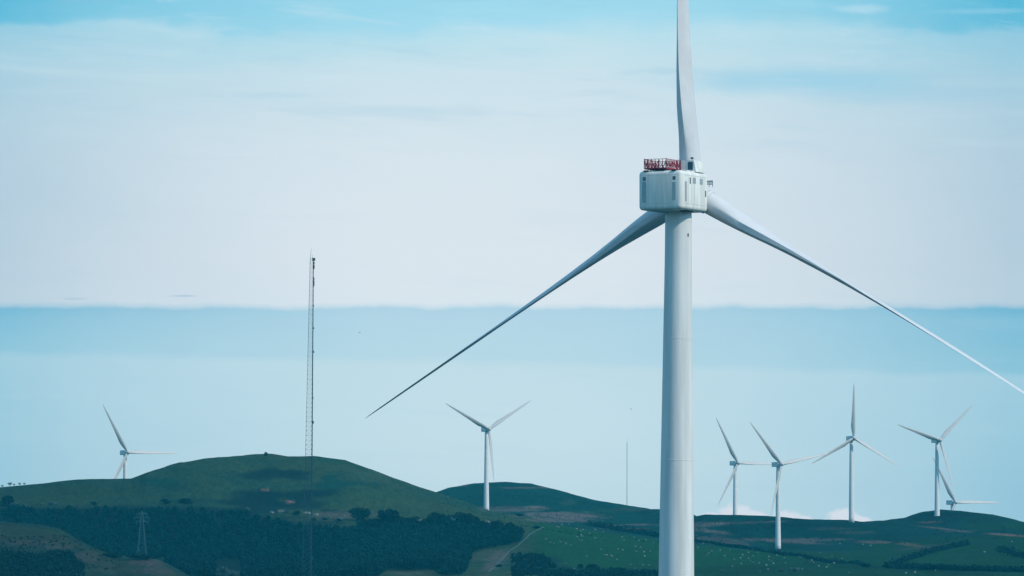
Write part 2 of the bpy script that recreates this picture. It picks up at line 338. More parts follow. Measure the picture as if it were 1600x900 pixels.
# lower slopes
for a in ((760, 868, 50, 12, C_BRACK, .75), (770, 880, 22, 16, C_HEATH * .8, .6, .8, -.7), (845, 882, 45, 16, C_DARK * 1.3, .8), (930, 893, 120, 7, C_DARK * 1.2, .8), (640, 895, 50, 7, C_BRACK * 1.1, .9), (1000, 880, 60, 10, C_FIELD * .8, .5),
          (330, 850, 90, 20, C_MOOR * .7, .7), (480, 850, 120, 34, C_MOOR * .7, .8), (1420, 890, 180, 4, C_DARK, .5, .5, .06), (1250, 888, 180, 16, C_FIELD * .7, .5), (1430, 873, 120, 10, C_FIELD * 1.1, .5), (1150, 892, 90, 8, C_FIELD * .5, .6)):
    ell(*a, **({'dhi': 4800}))
# near knoll, bottom left
knoll = (YY < 4080) * (UU < 300)
put(knoll * .8, C_BRACK * .55)
put(knoll * sm(n1, -.1, .4) * .6, C_MOOR * .8)
for a in ((40, 848, 60, 6, C_HEATH * .5, .6), (50, 832, 90, 8, C_GRASS * .8, .7), (60, 875, 110, 14, C_DARK, .75), (20, 890, 110, 20, C_DARK, .8), (110, 860, 30, 6, C_DARK * 2, .6), (140, 870, 26, 10, C_HEATH * .5, .6), (90, 855, 30, 4, C_HEATH * .6, .5),
          (160, 888, 30, 10, C_BRACK * .7, .7), (225, 878, 42, 8, C_HEATH * .5, .8), (240, 892, 30, 6, C_HEATH * .45, .6)):
    ell(*a, **({'dhi': 4120, 'dlo': 3400}))
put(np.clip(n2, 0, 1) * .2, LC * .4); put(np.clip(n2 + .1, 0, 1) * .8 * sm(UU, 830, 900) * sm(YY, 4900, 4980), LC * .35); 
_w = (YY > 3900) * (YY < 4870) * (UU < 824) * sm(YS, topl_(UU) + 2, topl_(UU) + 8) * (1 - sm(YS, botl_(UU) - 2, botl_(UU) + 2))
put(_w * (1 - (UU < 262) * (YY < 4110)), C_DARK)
LC = LC * (np.array((.66, .74, .58)) * (1 - .22 * (1 - sm(UU, 60, 420)))[..., None]); _r = sm(UU, 1000, 1300)[..., None] * .22; LC = LC * (1 - _r)  # land colour darkened toward both sides, standing in for lens falloff

def grid_mesh(name, V, nr, nc):
    me = bpy.data.meshes.new(name); me.vertices.add(nr * nc); me.vertices.foreach_set('co', V.astype(np.float32).ravel())
    i, j = np.meshgrid(np.arange(nr - 1), np.arange(nc - 1), indexing='ij'); a = (i * nc + j).ravel()
    q = np.stack([a, a + 1, a + nc + 1, a + nc], 1).astype(np.int32); n = len(q)
    me.loops.add(n * 4); me.loops.foreach_set('vertex_index', q.ravel())
    me.polygons.add(n); me.polygons.foreach_set('loop_start', np.arange(0, n * 4, 4, dtype=np.int32)); me.polygons.foreach_set('loop_total', np.full(n, 4, np.int32))
    me.polygons.foreach_set('use_smooth', np.ones(n, bool)); me.update(calc_edges=True)
    return me
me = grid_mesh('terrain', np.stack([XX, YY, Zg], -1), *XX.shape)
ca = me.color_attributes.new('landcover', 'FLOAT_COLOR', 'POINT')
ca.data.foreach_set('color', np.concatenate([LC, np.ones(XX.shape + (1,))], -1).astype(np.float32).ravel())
m = bpy.data.materials.new('hill_ground'); m.use_nodes = True; t = NT(m.node_tree)
b = t.n('ShaderNodeBsdfPrincipled'); o = t.n('ShaderNodeOutputMaterial'); t.l(b.outputs[0], o.inputs[0])
b.inputs['Roughness'].default_value = .95; b.inputs['Specular IOR Level'].default_value = .05
at = t.n('ShaderNodeAttribute', attribute_name='landcover'); tc = t.n('ShaderNodeTexCoord')
mp = t.n('ShaderNodeMapping'); t.l(tc.outputs['Object'], mp.inputs[0]); mp.inputs['Scale'].default_value = (1, .16, 1)
f1 = t.noise(mp.outputs[0], .28, 6, .75); f2 = t.noise(mp.outputs[0], .6, 3, .7)
k = t.m('MULTIPLY', t.m('ADD', t.m('MULTIPLY', t.smooth(f1, .3, .7), .75), .62), t.m('ADD', t.m('MULTIPLY', t.smooth(f2, .3, .72), .5), .75))
g = t.n('ShaderNodeCombineColor'); [t.l(k, g.inputs[i]) for i in range(3)]
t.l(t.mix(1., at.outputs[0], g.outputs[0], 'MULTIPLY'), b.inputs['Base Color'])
bp = t.n('ShaderNodeBump'); bp.inputs['Strength'].default_value = .5; bp.inputs['Distance'].default_value = 1.0; t.l(f2, bp.inputs['Height']); t.l(bp.outputs[0], b.inputs['Normal'])
ter = link('terrain', me, m); tag(ter, kind='structure')

m = bpy.data.materials.new('sea_water'); m.use_nodes = True; t = NT(m.node_tree)
b = t.n('ShaderNodeBsdfPrincipled'); o = t.n('ShaderNodeOutputMaterial'); t.l(b.outputs[0], o.inputs[0])
b.inputs['Base Color'].default_value = (.01, .05, .06, 1); b.inputs['Roughness'].default_value = .15
tc = t.n('ShaderNodeTexCoord'); bp = t.n('ShaderNodeBump'); bp.inputs['Strength'].default_value = .6; bp.inputs['Distance'].default_value = .5
t.l(t.noise(tc.outputs['Object'], .3, 5, .6), bp.inputs['Height']); t.l(bp.outputs[0], b.inputs['Normal'])
sea = link_mesh('sea', [(-2400, -250, 0), (2400, -250, 0), (2400, 1745, 0), (-2400, 1745, 0)], [(0, 1, 2, 3)], m); tag(sea, kind='structure')
sb = link_mesh('seabed', [(-2400, -250, -6), (2400, -250, -6), (2400, 1745, -6), (-2400, 1745, -6)], [(0, 1, 2, 3)], mat('seabed_sand', (.1, .1, .08), .9, .2, .1)); tag(sb, kind='structure')

# haze: one closed box of even air
hb = bmesh.new(); box(hb, (0, 4700, 112), (19800, 10000, 246))
m = bpy.data.materials.new('haze_air'); m.use_nodes = True; t = NT(m.node_tree)
v = t.n('ShaderNodeVolumePrincipled'); o = t.n('ShaderNodeOutputMaterial'); t.l(v.outputs[0], o.inputs['Volume'])
v.inputs['Color'].default_value = (.03, .66, .95, 1); v.inputs['Density'].default_value = 3.2e-5; v.inputs['Anisotropy'].default_value = 0.0
hz = bm_obj('haze', hb, m); tag(hz, kind='stuff')
m.cycles.homogeneous_volume = True

# ------------------------------------------------------------------ blades
def naca(tau, n, te=0.0):
    th = [2 * math.pi * k / (n - 1) for k in range(n)]; out = []
    for a in th:
        x = .5 * (1 + math.cos(a)); y = 5 * tau * (.2969 * math.sqrt(x) - .126 * x - .3516 * x * x + .2843 * x ** 3 - .1015 * x ** 4)
        cam_ = .03 * (1 - (2 * x - 1) ** 2); y += .5 * te * x ** 2 + 1e-4
        out.append((x, cam_ + (y if a <= math.pi else -y)))
    return out
def blade(stations, n=28):
    """stations: r, chord, thickness, roundness, pitch deg, bend.  x = tangential, y = upwind, z = span"""
    V = []; Fc = []
    for r, c, th, rd, be, bend, te in stations:
        af = naca(th / c, n, te); B = R_(be)
        ax = .5 * rd + .32 * (1 - rd)
        for k in range(n):
            a = 2 * math.pi * (k + .5) / n
            cx, cy = .5 * (1 + math.cos(a)), .5 * math.sin(a) * (th / c)
            x = cx * rd + af[k][0] * (1 - rd); y = cy * rd + af[k][1] * (1 - rd)
            s = (ax - x) * c; q = y * c                  # s: towards the leading edge
            tx = s * math.cos(B) - q * math.sin(B); ny = s * math.sin(B) + q * math.cos(B)
            V.append((-tx + bend, ny, r))
    m_ = len(stations)
    for i in range(m_ - 1):
        for k in range(n):
            a = i * n + k; b = i * n + (k + 1) % n; Fc.append((a, a + n, b + n, b))
    Fc.append(tuple(range(n))); Fc.append(tuple((m_ - 1) * n + k for k in range(n))[::-1])
    return V, Fc
def stations(R, r0, chord, thick, rnd, beta, bendf, k=44, tef=((0, 0), (1, 0))):
    out = []
    for i in range(k):
        q = (i / (k - 1)) ** .9; r = r0 + (R - r0) * q
        g = lambda T_: float(np.interp(r / R, [p[0] for p in T_], [p[1] for p in T_]))
        out.append((r, g(chord), g(thick), g(rnd), g(beta), bendf(r / R), g(tef)))
    return out

# ------------------------------------------------------------------ the big turbine
YAW = 25.87; S_ = 8.03; DB = F / S_; KB = 8.236 / 8.03
def TX(o, phi, tilt, cone, hub, parent):
    o.parent = parent
    o.matrix_local = Matrix.Translation(hub) @ Matrix.Rotation(R_(tilt), 4, 'X') @ Matrix.Rotation(R_(90 - phi), 4, 'Y') @ Matrix.Rotation(R_(-cone), 4, 'X')
hubz = float(zat(301.2, DB)); hub_ahead = 5.8
hub_world = P(1080.4, 301.2, DB)
axis = Vector((math.sin(R_(YAW)), math.cos(R_(YAW)), 0))
base = hub_world - axis * hub_ahead * KB; base.z = -3.5
big = empty('offshore_wind_turbine', base, -R_(YAW))
tag(big, 'huge white wind turbine with red railed platform on its box nacelle, towering in the foreground', 'wind turbine')
big.scale = (KB, KB, KB); H = (hubz + 3.5) / KB                                   # hub height above the foot
# tower: the shaft eases leftwards going down by a few decimetres, as in the photograph
lean = lambda z: -(H - 4 - z) / 70 * .50
ll = Vector((math.cos(R_(YAW)), math.sin(R_(YAW))))
tp = []
zt = H - 3.55
for i in range(0, 61):
    q = i / 60; z = q * zt
    r = np.interp(zt - z, [0, 10, 69, zt], [2.50, 2.56, 3.36, 3.75])
    tp.append((r, z, lean(z) * ll.x, lean(z) * ll.y))
V, Fc = lathe(tp, 72); tower = link_mesh('tower', V, Fc, M_white, big, True)
M_fl = mat('flange_paint', (.66, .69, .70), .5)
for dz in (2.2, 24.5, 47.5, 70.5):
    z = zt - dz; r = float(np.interp(dz, [0, 10, 69, zt], [2.50, 2.56, 3.36, 3.75])) + .012
    V, Fc = lathe([(r - .2, z - .06, lean(z) * ll.x, lean(z) * ll.y), (r, z - .055, lean(z) * ll.x, lean(z) * ll.y), (r, z + .055, lean(z) * ll.x, lean(z) * ll.y), (r - .2, z + .06, lean(z) * ll.x, lean(z) * ll.y)], 72, False)
    link_mesh('flange_ring', V, Fc, M_white, big, True)
bm = bmesh.new()                                   # small dark lamp on the shaft
a = R_(-90 + 45 + YAW); z = zt - 4.9; r = 2.52
Mx = Matrix.Translation((lean(z) * ll.x + r * math.cos(a), lean(z) * ll.y + r * math.sin(a), z)) @ Matrix.Rotation(a, 4, 'Z')
box(bm, (0, 0, 0), (.16, .3, .62), .05, 2, Mx); bm_obj('marker_lamp', bm, M_dark, big)
# nacelle
XC = -.24; W, Y0, Y1, ZB, ZT = 9.1, -8.0, 4.3, H - 4.0, H + 3.4
bm = bmesh.new(); bmesh.ops.create_cube(bm, size=1)
for v_ in bm.verts: v_.co = Vector((XC + v_.co.x * W, (Y0 + Y1) / 2 + v_.co.y * (Y1 - Y0), (ZB + ZT) / 2 + v_.co.z * (ZT - ZB)))
ve = [e for e in bm.edges if abs(e.verts[0].co.z - e.verts[1].co.z) > 1]
bmesh.ops.bevel(bm, geom=ve, offset=.95, segments=5, affect='EDGES', profile=.5)
te = [e for e in bm.edges if abs(e.verts[0].co.z - e.verts[1].co.z) < .01 and e.is_manifold and any(abs(f_.normal.z) > .9 for f_ in e.link_faces) and not all(abs(f_.normal.z) > .9 for f_ in e.link_faces)]
bmesh.ops.bevel(bm, geom=te, offset=.72, segments=4, affect='EDGES', profile=.5)
nac = bm_obj('nacelle', bm, M_nac, big)
for p_ in nac.data.polygons: p_.use_smooth = True
nac.data.set_sharp_from_angle(angle=R_(30)) if hasattr(nac.data, 'set_sharp_from_angle') else None
def rear(name, x0, x1, z0, z1, m_, d=.03):         # a panel set on the rear face (x across, z from hub level)
    b_ = bmesh.new(); box(b_, ((x0 + x1) / 2, Y0 - d / 2 + .004, H + (z0 + z1) / 2), (x1 - x0, d, z1 - z0), min(.012, d / 3), 1); return bm_obj(name, b_, m_, nac)
def side(name, y0, y1, z0, z1, m_, d=.03):         # on the right-hand side
    b_ = bmesh.new(); box(b_, (XC + W / 2 + d / 2 - .004, (y0 + y1) / 2, H + (z0 + z1) / 2), (d, y1 - y0, z1 - z0), min(.012, d / 3), 1); return bm_obj(name, b_, m_, nac)
def louvre(name, fn, a0, a1, z0, z1):
    o_ = fn(name, a0, a1, z0, z1, M_vent, .05)
    return o_
M_sq = mat('vent_grey', (.11, .18, .20), .7, .2, 2)  # dark grey of the square vents themselves
louvre('vent_grille', rear, -3.90, -2.96, -2.55, 1.35)
louvre('vent_grille', rear, 2.30, 3.10, -2.3, 1.2).data.materials[0] = mat('pale_grille', (.42, .50, .53), .7, .1, 2)
rear('square_vent', -3.75, -3.10, 1.55, 2.25, M_sq, .06); rear('square_vent', 2.42, 3.05, 1.55, 2.25, M_sq, .06)
bm = bmesh.new()
for x in (-2.45, -.9, .75, 2.1): box(bm, (x, Y0 - .008, H - .1), (.05, .03, 5.6))
box(bm, (0, Y0 - .010, H + 2.55), (6.2, .03, .05)); box(bm, (0, Y0 - .010, H - 2.75), (6.2, .03, .07))
for y in (-5.0, -3.6, -2.1, -.6, .9, 2.2): box(bm, (XC + W / 2 + .008, y, H - .35), (.03, .05, 5.2))
box(bm, (XC + W / 2 + .010, (Y0 + Y1) / 2, H + 2.55), (.03, 10, .06)); box(bm, (XC + W / 2 + .010, (Y0 + Y1) / 2, H - 2.8), (.03, 10, .06))
bm_obj('panel_seams', bm, M_seam, nac)
louvre('vent_grille', side, -6.55, -5.75, -2.4, 1.35).data.materials[0] = mat('side_grille', (.33, .36, .38), .7, .1, 2)
side('side_slot', -4.35, -3.95, 1.0, 2.2, M_dark, .05)
for y in (-2.95, .25): side('side_window', y, y + 1.35, 1.15, 2.25, mat('window_grey', (.30, .37, .40), .35, .1, 2), .05)
side('access_hatch', 2.75, 3.10, -1.1, .1, M_dark, .05)
bm = bmesh.new(); box(bm, (3.0, -3.0, ZB - .05), (1.2, 3.4, .3), .06); bm_obj('underside_hatch', bm, M_dark, nac)
for x in (-3.15, 2.6):
    bm = bmesh.new(); box(bm, (x, Y0 + .35, ZT + .02), (1.0, .7, .22), .08); bm_obj('roof_cleat', bm, M_dark, nac)
bm = bmesh.new()                                   # low rail of roof humps seen against the sky
for y in (-3.4, -1.6, .2, 2.0): box(bm, (3.35, y, ZT + .06), (.7, 1.5, .22), .1, 3)
bm_obj('roof_ridge', bm, M_nac, nac, True)
# roof cabin with dark window
cz = ZT + 1.15
bm = bmesh.new(); box(bm, (2.35, .9, cz), (3.7, 4.0, 2.3), .12, 3)
for v_ in bm.verts:
    if v_.co.z > cz: v_.co.x = v_.co.x - max(0, v_.co.x - 3.5) * .75; v_.co.y = v_.co.y + max(0, -.6 - v_.co.y) * .2
cab = bm_obj('roof_cabin', bm, M_nac, big)
bm = bmesh.new(); box(bm, (2.95, -1.10, cz + .05), (1.05, .06, 1.5), .02); bm_obj('cabin_window', bm, mat('cabin_glass', (.03, .10, .14), .2), cab)
bm = bmesh.new(); bar(bm, (3.2, -.8, cz + 1.1), (3.2, -.8, cz + 1.6), .06, 8); box(bm, (3.2, -.8, cz + 1.55), (.55, .35, .3), .08); bm_obj('beacon', bm, M_dark, cab)
bm = bmesh.new()
for x in (.3, 1.2, 2.1): bar(bm, (x, -1.0, cz + 1.1), (x, -1.0, cz + 1.42), .03)
bar(bm, (.3, -1.0, cz + 1.42), (2.9, -1.0, cz + 1.42), .03); bm_obj('cabin_rail', bm, M_seam, cab)
bm = bmesh.new(); bar(bm, (3.5, 3.2, ZT - .1), (3.5, 3.2, ZT + .55), .05, 8); box(bm, (3.5, 3.2, ZT + .55), (.5, .4, .25), .06); bm_obj('front_beacon', bm, M_dark, nac)
# red helicopter hoist platform
px0, px1, py0, py1, pz = -3.55, 1.0, -7.75, -1.3, ZT + .45
plat = empty('hoist_platform', (0, 0, 0)); plat.parent = big
bm = bmesh.new(); box(bm, ((px0 + px1) / 2, (py0 + py1) / 2, pz), (px1 - px0, py1 - py0, .26), .03); bm_obj('deck', bm, M_red, plat)
bm = bmesh.new()
for x, y in ((px0 + 1.0, py0 + .8), (px0 + 1.45, py0 + .8), (px1 - .6, py0 + .8), (px1 - .4, py1 - .6), (px0 + 1, py1 - .6)): bar(bm, (x, y, ZT - .1), (x, y, pz - .1), .13, 6)
box(bm, ((px0 + px1) / 2 + .9, (py0 + py1) / 2, ZT + .18), (2.4, 5.6, .22)); bm_obj('support', bm, M_dark, plat)
bm = bmesh.new(); ht = 1.75
cor = [(px0, py0), (px1, py0), (px1, py1), (px0, py1)]
for s_ in range(4):
    a, b_ = Vector(cor[s_]), Vector(cor[(s_ + 1) % 4]); nseg = 3 if s_ % 2 == 0 else 5
    for i in range(nseg + 1):
        p_ = a.lerp(b_, i / nseg); bar(bm, (p_.x, p_.y, pz), (p_.x, p_.y, pz + ht + (.12 if i in (0, nseg) else 0)), .085)
    for i in range(nseg):
        p_ = a.lerp(b_, i / nseg); q_ = a.lerp(b_, (i + 1) / nseg); mid_ = p_.lerp(q_, .5)
        bar(bm, (p_.x, p_.y, pz + ht * .95), (mid_.x, mid_.y, pz + .1), .05); bar(bm, (mid_.x, mid_.y, pz + .1), (q_.x, q_.y, pz + ht * .95), .05); bar(bm, (mid_.x, mid_.y, pz), (mid_.x, mid_.y, pz + ht), .06)
        bar(bm, (p_.x, p_.y, pz + .1), (mid_.x, mid_.y, pz + ht * .55), .035)
    bar(bm, (a.x, a.y, pz + ht), (b_.x, b_.y, pz + ht), .06); bar(bm, (a.x, a.y, pz + ht * .55), (b_.x, b_.y, pz + ht * .55), .04)
bm_obj('railing', bm, M_red, plat)
# hub and spinner
bm = bmesh.new(); bmesh.ops.create_uvsphere(bm, u_segments=36, v_segments=20, radius=1)
for v_ in bm.verts: v_.co = Vector((v_.co.x * 3.2, v_.co.y * (3.4 if v_.co.y > 0 else 2.4), v_.co.z * 3.2))
hubo = bm_obj('hub', bm, M_blade, big, True)
hubp = Vector((0, hub_ahead, H))
hubo.matrix_local = Matrix.Translation(hubp) @ Matrix.Rotation(R_(5.7), 4, 'X')
CH = [(0, 4.2), (.06, 4.25), (.10, 4.6), (.16, 5.25), (.20, 5.15), (.28, 4.55), (.35, 3.95), (.44, 3.2), (.58, 2.5), (.75, 1.85), (.88, 1.35), (.95, 1.0), (.985, .6), (1, .12)]
TH = [(0, 4.2), (.06, 4.15), (.10, 3.8), (.16, 2.9), (.22, 2.1), (.28, 1.6), (.36, 1.15), (.44, .85), (.58, .55), (.75, .35), (.9, .2), (1, .02)]
RD = [(0, 1), (.05, 1), (.09, .6), (.14, .15), (.20, 0), (1, 0)]
BE = [(0, 90), (.15, 91), (.28, 99), (.42, 103), (.55, 99), (.7, 93), (1, 88)]
bl = None
for ph in (210, 90, -30):
    V, Fc = blade(stations(84.0, 2.3, CH, TH, RD, BE, lambda q: 1.2 * q ** 2.5 + 1.05 * math.cos(R_(ph)) * q ** 3, 70, ((0, .1), (.05, .20), (.10, .26), (.18, .20), (.27, .12), (.36, .05), (.5, .01), (.7, .0), (1, 0))), 36)
    ob = link_mesh('blade', V, Fc, M_blade, None, True); ob.data.set_sharp_from_angle(angle=R_(30))
    TX(ob, ph + .32, 5.72, 1.26, hubp, big)
    if ph == 90: top_blade = ob; bl = ob
for ph in (210, 90, -30):                          # pitch bearing collars
    bm = bmesh.new(); 
    V2, F2 = lathe([(2.1, 3.2, 0, 0), (2.34, 3.25, 0, 0), (2.34, 4.0, 0, 0), (2.12, 4.05, 0, 0)], 40)
    c_ = link_mesh('root_collar', V2, F2, M_blade, None, True); TX(c_, ph + .32, 5.72, 1.26, hubp, big)
bm = bmesh.new(); 
for x in (2.6, 3.3, 4.0): bar(bm, (x, 1.2, .9), (x, 1.2, 2.1), .07)
for z in (1.45, 1.7, 1.95, 2.1): bar(bm, (2.3, 1.2, z), (4.1, 1.2, z), .12)
gr = bm_obj('guard_rail', bm, mat('rail_grey', (.32, .38, .42), .6, .1, 1), hubo)
# small dark marks on the top blade
bm = bmesh.new()
me_ = bl.data
VV = np.array([v_.co[:] for v_ in me_.vertices])
Mtop = Matrix.LocRotScale(big.location, big.rotation_euler, big.scale) @ top_blade.matrix_local
def mark(u, y):
    best = None
    Wd = np.array([(Mtop @ Vector(v_))[:] for v_ in VV]) if not hasattr(mark, 'W') else mark.W
    mark.W = Wd
    su = 800 + F * Wd[:, 0] / Wd[:, 1]; sy = yof(Wd[:, 2], Wd[:, 1])
    k = np.argsort((su - u) ** 2 + (sy - y) ** 2 + (Wd[:, 1] - Wd[:, 1].min()) * .5)[0]
    p_ = Mtop.inverted() @ (Vector(Wd[k]) + Vector((0, -.06, 0)))
    box(bm, p_, (.28, .28, .22), .04, 1)
for u, y in ((1075.5, 36), (1075.5, 47.5), (1076, 59), (1080.5, 153), (1081, 164), (1082, 175)): mark(u, y)
mk = bm_obj('blade_marks', bm, M_dark, None); mk.parent = top_blade
# ------------------------------------------------------------------ far turbines
CH2 = [(0, 1.9), (.05, 1.95), (.12, 2.9), (.22, 3.5), (.4, 2.75), (.6, 2.0), (.8, 1.4), (.95, .7), (1, .12)]
TH2 = [(0, 1.9), (.05, 1.85), (.12, 1.3), (.22, .85), (.4, .5), (.6, .32), (.8, .2), (1, .02)]
RD2 = [(0, 1), (.05, 1), (.13, .4), (.22, 0), (1, 0)]
BE2 = [(0, 38), (.2, 30), (.5, 20), (1, 12)]
def make_far():
    r_ = empty('wind_turbine', (0, 0, 0))
    V_, F_ = lathe([(np.interp(z, [0, 62], [2.15, 1.25]), z, 0, 0) for z in np.linspace(-1.0, HUB - 1.6, 16)], 28)
    link_mesh('tower', V_, F_, M_farw, r_, True)
    b_ = bmesh.new(); box(b_, (0, -1.6, HUB), (3.6, 9.4, 3.7), .55, 3); bm_obj('nacelle', b_, M_farw, r_, False)
    b_ = bmesh.new(); bmesh.ops.create_uvsphere(b_, u_segments=20, v_segments=12, radius=1)
    for v_ in b_.verts: v_.co = Vector((v_.co.x * 1.7, v_.co.y * 2.2, v_.co.z * 1.7))
    h_ = bm_obj('hub', b_, M_farb, r_, True); h_.location = (0, 4.9, HUB)
    V_, F_ = blade(stations(42, 1.2, CH2, TH2, RD2, BE2, lambda q: 0.6 * q ** 2, 26), 18)
    b0 = link_mesh('blade', V_, F_, M_farb, None, True); b0.data.set_sharp_from_angle(angle=R_(50))
    for k_ in range(3):
        ob_ = b0 if k_ == 0 else b0.copy()
        if k_: COL.objects.link(ob_)
        TX(ob_, 90 + 120 * k_, 5, 3, Vector((0, 5.0, HUB)), r_)
    return r_
proto = make_far()
FL = ['white wind turbine half hidden behind the left shoulder of the big green hill',
      'white wind turbine standing alone on the saddle between the two left hills',
      'white wind turbine with its foot behind the ridge, just right of the thick foreground tower',
      'white wind turbine whose foot stands lowest, in the field below the ridge line',
      'white wind turbine with one blade straight up, on the ridge line beside a cloud',
      'white wind turbine planted on the near side of the knoll on the right',
      'white wind turbine rising from behind the knoll, only its rotor and nacelle in sight']
for i, (u, yh, D, ph, yaw, s) in enumerate(TURB):
    if i == 0: r_ = proto; kids = list(proto.children)
    else:
        r_ = proto.copy(); COL.objects.link(r_); kids = []
        for ch in proto.children:
            c_ = ch.copy(); COL.objects.link(c_); c_.parent = r_; kids.append(c_)
    r_.location = ((u - 800) / F * D, D, feet[i]); r_.rotation_euler = (0, 0, -R_(180 - yaw)); r_.scale = (s, s, s)
    kb = [c_ for c_ in kids if c_.name.startswith('blade')]
    for k_, c_ in enumerate(kb): TX(c_, 180 - ph + 120 * k_, 5, 3, Vector((0, 5.0, HUB)), r_)
    tag(r_, FL[i], 'wind turbine', 'wind turbines on the far hills')

# ------------------------------------------------------------------ masts and pylon
def lattice(legs_at, z0, z1, step, rl, rb, bm, horiz=True):
    z = z0; n = len(legs_at(z0))
    while z < z1 - .05:
        zn = min(z1, z + step(z)); A = legs_at(z); B = legs_at(zn)
        for k_ in range(n):
            bar(bm, A[k_], B[k_], rl(z)); k2 = (k_ + 1) % n
            if horiz: bar(bm, B[k_], B[k2], rb)
            bar(bm, A[k_], B[k2], rb)
        z = zn
DM = 1800.0; kx = DM / F; zb = float(G(478, DM).z); ztop = float(zat(404, DM)); z9 = float(zat(900, DM))
mast = empty('lattice_mast', G(478, DM) + Vector((0, 0, -.3)))
tag(mast, 'tall slender steel lattice mast rising in front of the green hill at left', 'mast')
def mleg(z):
    zz = z + mast.location.z
    w = np.interp(zz, [zb, z9, ztop], [19, 14.2, 5.4]) * kx; cxp = np.interp(zz, [zb, z9, ztop], [478.5, 480.3, 486.9])
    rho = w / 1.606; x0 = (cxp - 800) * kx - mast.location.x; off = -.187 * rho
    return [Vector((x0 - off * 0 + rho * math.cos(R_(a)) + .187 * rho, rho * math.sin(R_(a)), z)) for a in (188, 68, -52)]
bm = bmesh.new(); hm = ztop - mast.location.z
z = 0
while z < hm - .05:
    zn = min(hm, z + 1.25); A = mleg(z); B = mleg(zn)
    for k_ in range(3):
        bar(bm, A[k_], B[k_], .07 if k_ == 0 else .075); k2 = (k_ + 1) % 3
        bar(bm, B[k_], B[k2], .026); bar(bm, A[k_], B[k2], .026)
    z = zn
bm_obj('lattice_frame', bm, M_steel, mast)
bm = bmesh.new(); t_ = mleg(hm); c_ = (t_[0] + t_[1] + t_[2]) / 3
bar(bm, t_[0], t_[0] + Vector((.35, 0, 2.8)), .05, 6, .02); bar(bm, c_, c_ + Vector((0, 0, 1.2)), .05, 6, .02); bm_obj('top_spike', bm, M_steel, mast)
bm = bmesh.new()
for i in range(0, int(hm / 6)):
    A = mleg(i * 6); B = mleg(min(hm, i * 6 + 6)); bar(bm, A[1].lerp(A[2], .5), B[1].lerp(B[2], .5), .05)
bm_obj('cable_ladder', bm, M_steel, mast)
for yy, hh, ww in ((405.5, .8, .8), (411, .5, .55), (417, 1.2, .5), (436, .7, .45), (443, 1.5, .45), (513, .4, .5), (550, .5, .55), (660, .7, .6), (622, .3, .4), (478, .3, .4)):
    zz = float(zat(yy, DM)) - mast.location.z
    A = mleg(zz)[2]; bm = bmesh.new(); box(bm, A + Vector((.05, -.2, 0)), (ww, .4, hh), .08, 2); bm_obj('antenna_box', bm, M_steel, mast)
# distant thin mast
DF = 6600.0; fb = G(979, DF); fm = empty('distant_mast', fb)
tag(fm, 'very thin pale mast far away behind the mid hill, left of the thick tower', 'mast')
hf = float(zat(691, DF)) - fb.z; M_pale = mat('pale_steel', (.30, .38, .42), .6, .1, 1)
bm = bmesh.new(); kf = DF / F
lattice(lambda z: [Vector((np.interp(z, [0, hf], [.85, .28]) * math.cos(R_(a)) + z / hf * .5, np.interp(z, [0, hf], [.85, .28]) * math.sin(R_(a)), z)) for a in (90, 210, 330)], -1, hf, lambda z: 3., lambda z: .10, .05, bm)
bm_obj('lattice_frame', bm, M_pale, fm)
bm = bmesh.new(); bar(bm, (.5, 0, hf), (.5, 0, hf + 4), .1, 6, .04); bm_obj('top_spike', bm, M_pale, fm)
# electricity pylon
DP = 3860.0; pb = G(222, DP); py = empty('electricity_pylon', pb, R_(12))
tag(py, 'pale steel electricity pylon before the dark wooded slope at lower left', 'pylon')
hp = float(zat(799, DP)) - pb.z; M_pyl = mat('pylon_steel', (.03, .11, .13), .55, .15, 1)
pw = lambda z: np.interp(z, [0, hp * .35, hp * .72, hp], [2.9, 1.75, 1.05, .35])
bm = bmesh.new()
lattice(lambda z: [Vector((sx * pw(z), sy * pw(z), z)) for sx, sy in ((1, 1), (-1, 1), (-1, -1), (1, -1))], -.6, hp, lambda z: np.interp(z, [0, hp], [4.2, 1.6]), lambda z: .14, .06, bm)
bm_obj('lattice_body', bm, M_pyl, py)
for q_, wd in ((.95, 3.0), (.865, 4.2), (.78, 3.2)):
    bm = bmesh.new(); z = hp * q_
    for s_ in (1, -1):
        for yy in (-.6, .6):
            bar(bm, (s_ * .5, yy, z + .7), (s_ * wd, 0, z), .11); bar(bm, (s_ * .5, yy, z - .5), (s_ * wd, 0, z), .10)
            for f_ in (.35, .65): bar(bm, (s_ * (.5 + (wd - .5) * f_), yy * (1 - f_), z - .5 * (1 - f_)), (s_ * (.5 + (wd - .5) * f_), yy * (1 - f_), z + .7 * (1 - f_)), .06)
    bm_obj('cross_arm', bm, M_pyl, py)
    for s_ in (1, -1):
        bm = bmesh.new(); bar(bm, (s_ * wd, 0, z), (s_ * wd, 0, z - 1.7), .12, 6)
        for k_ in range(5): bar(bm, (s_ * wd, 0, z - .35 - k_ * .28), (s_ * wd, 0, z - .45 - k_ * .28), .22, 8)
        bm_obj('insulator', bm, M_pyl, py)

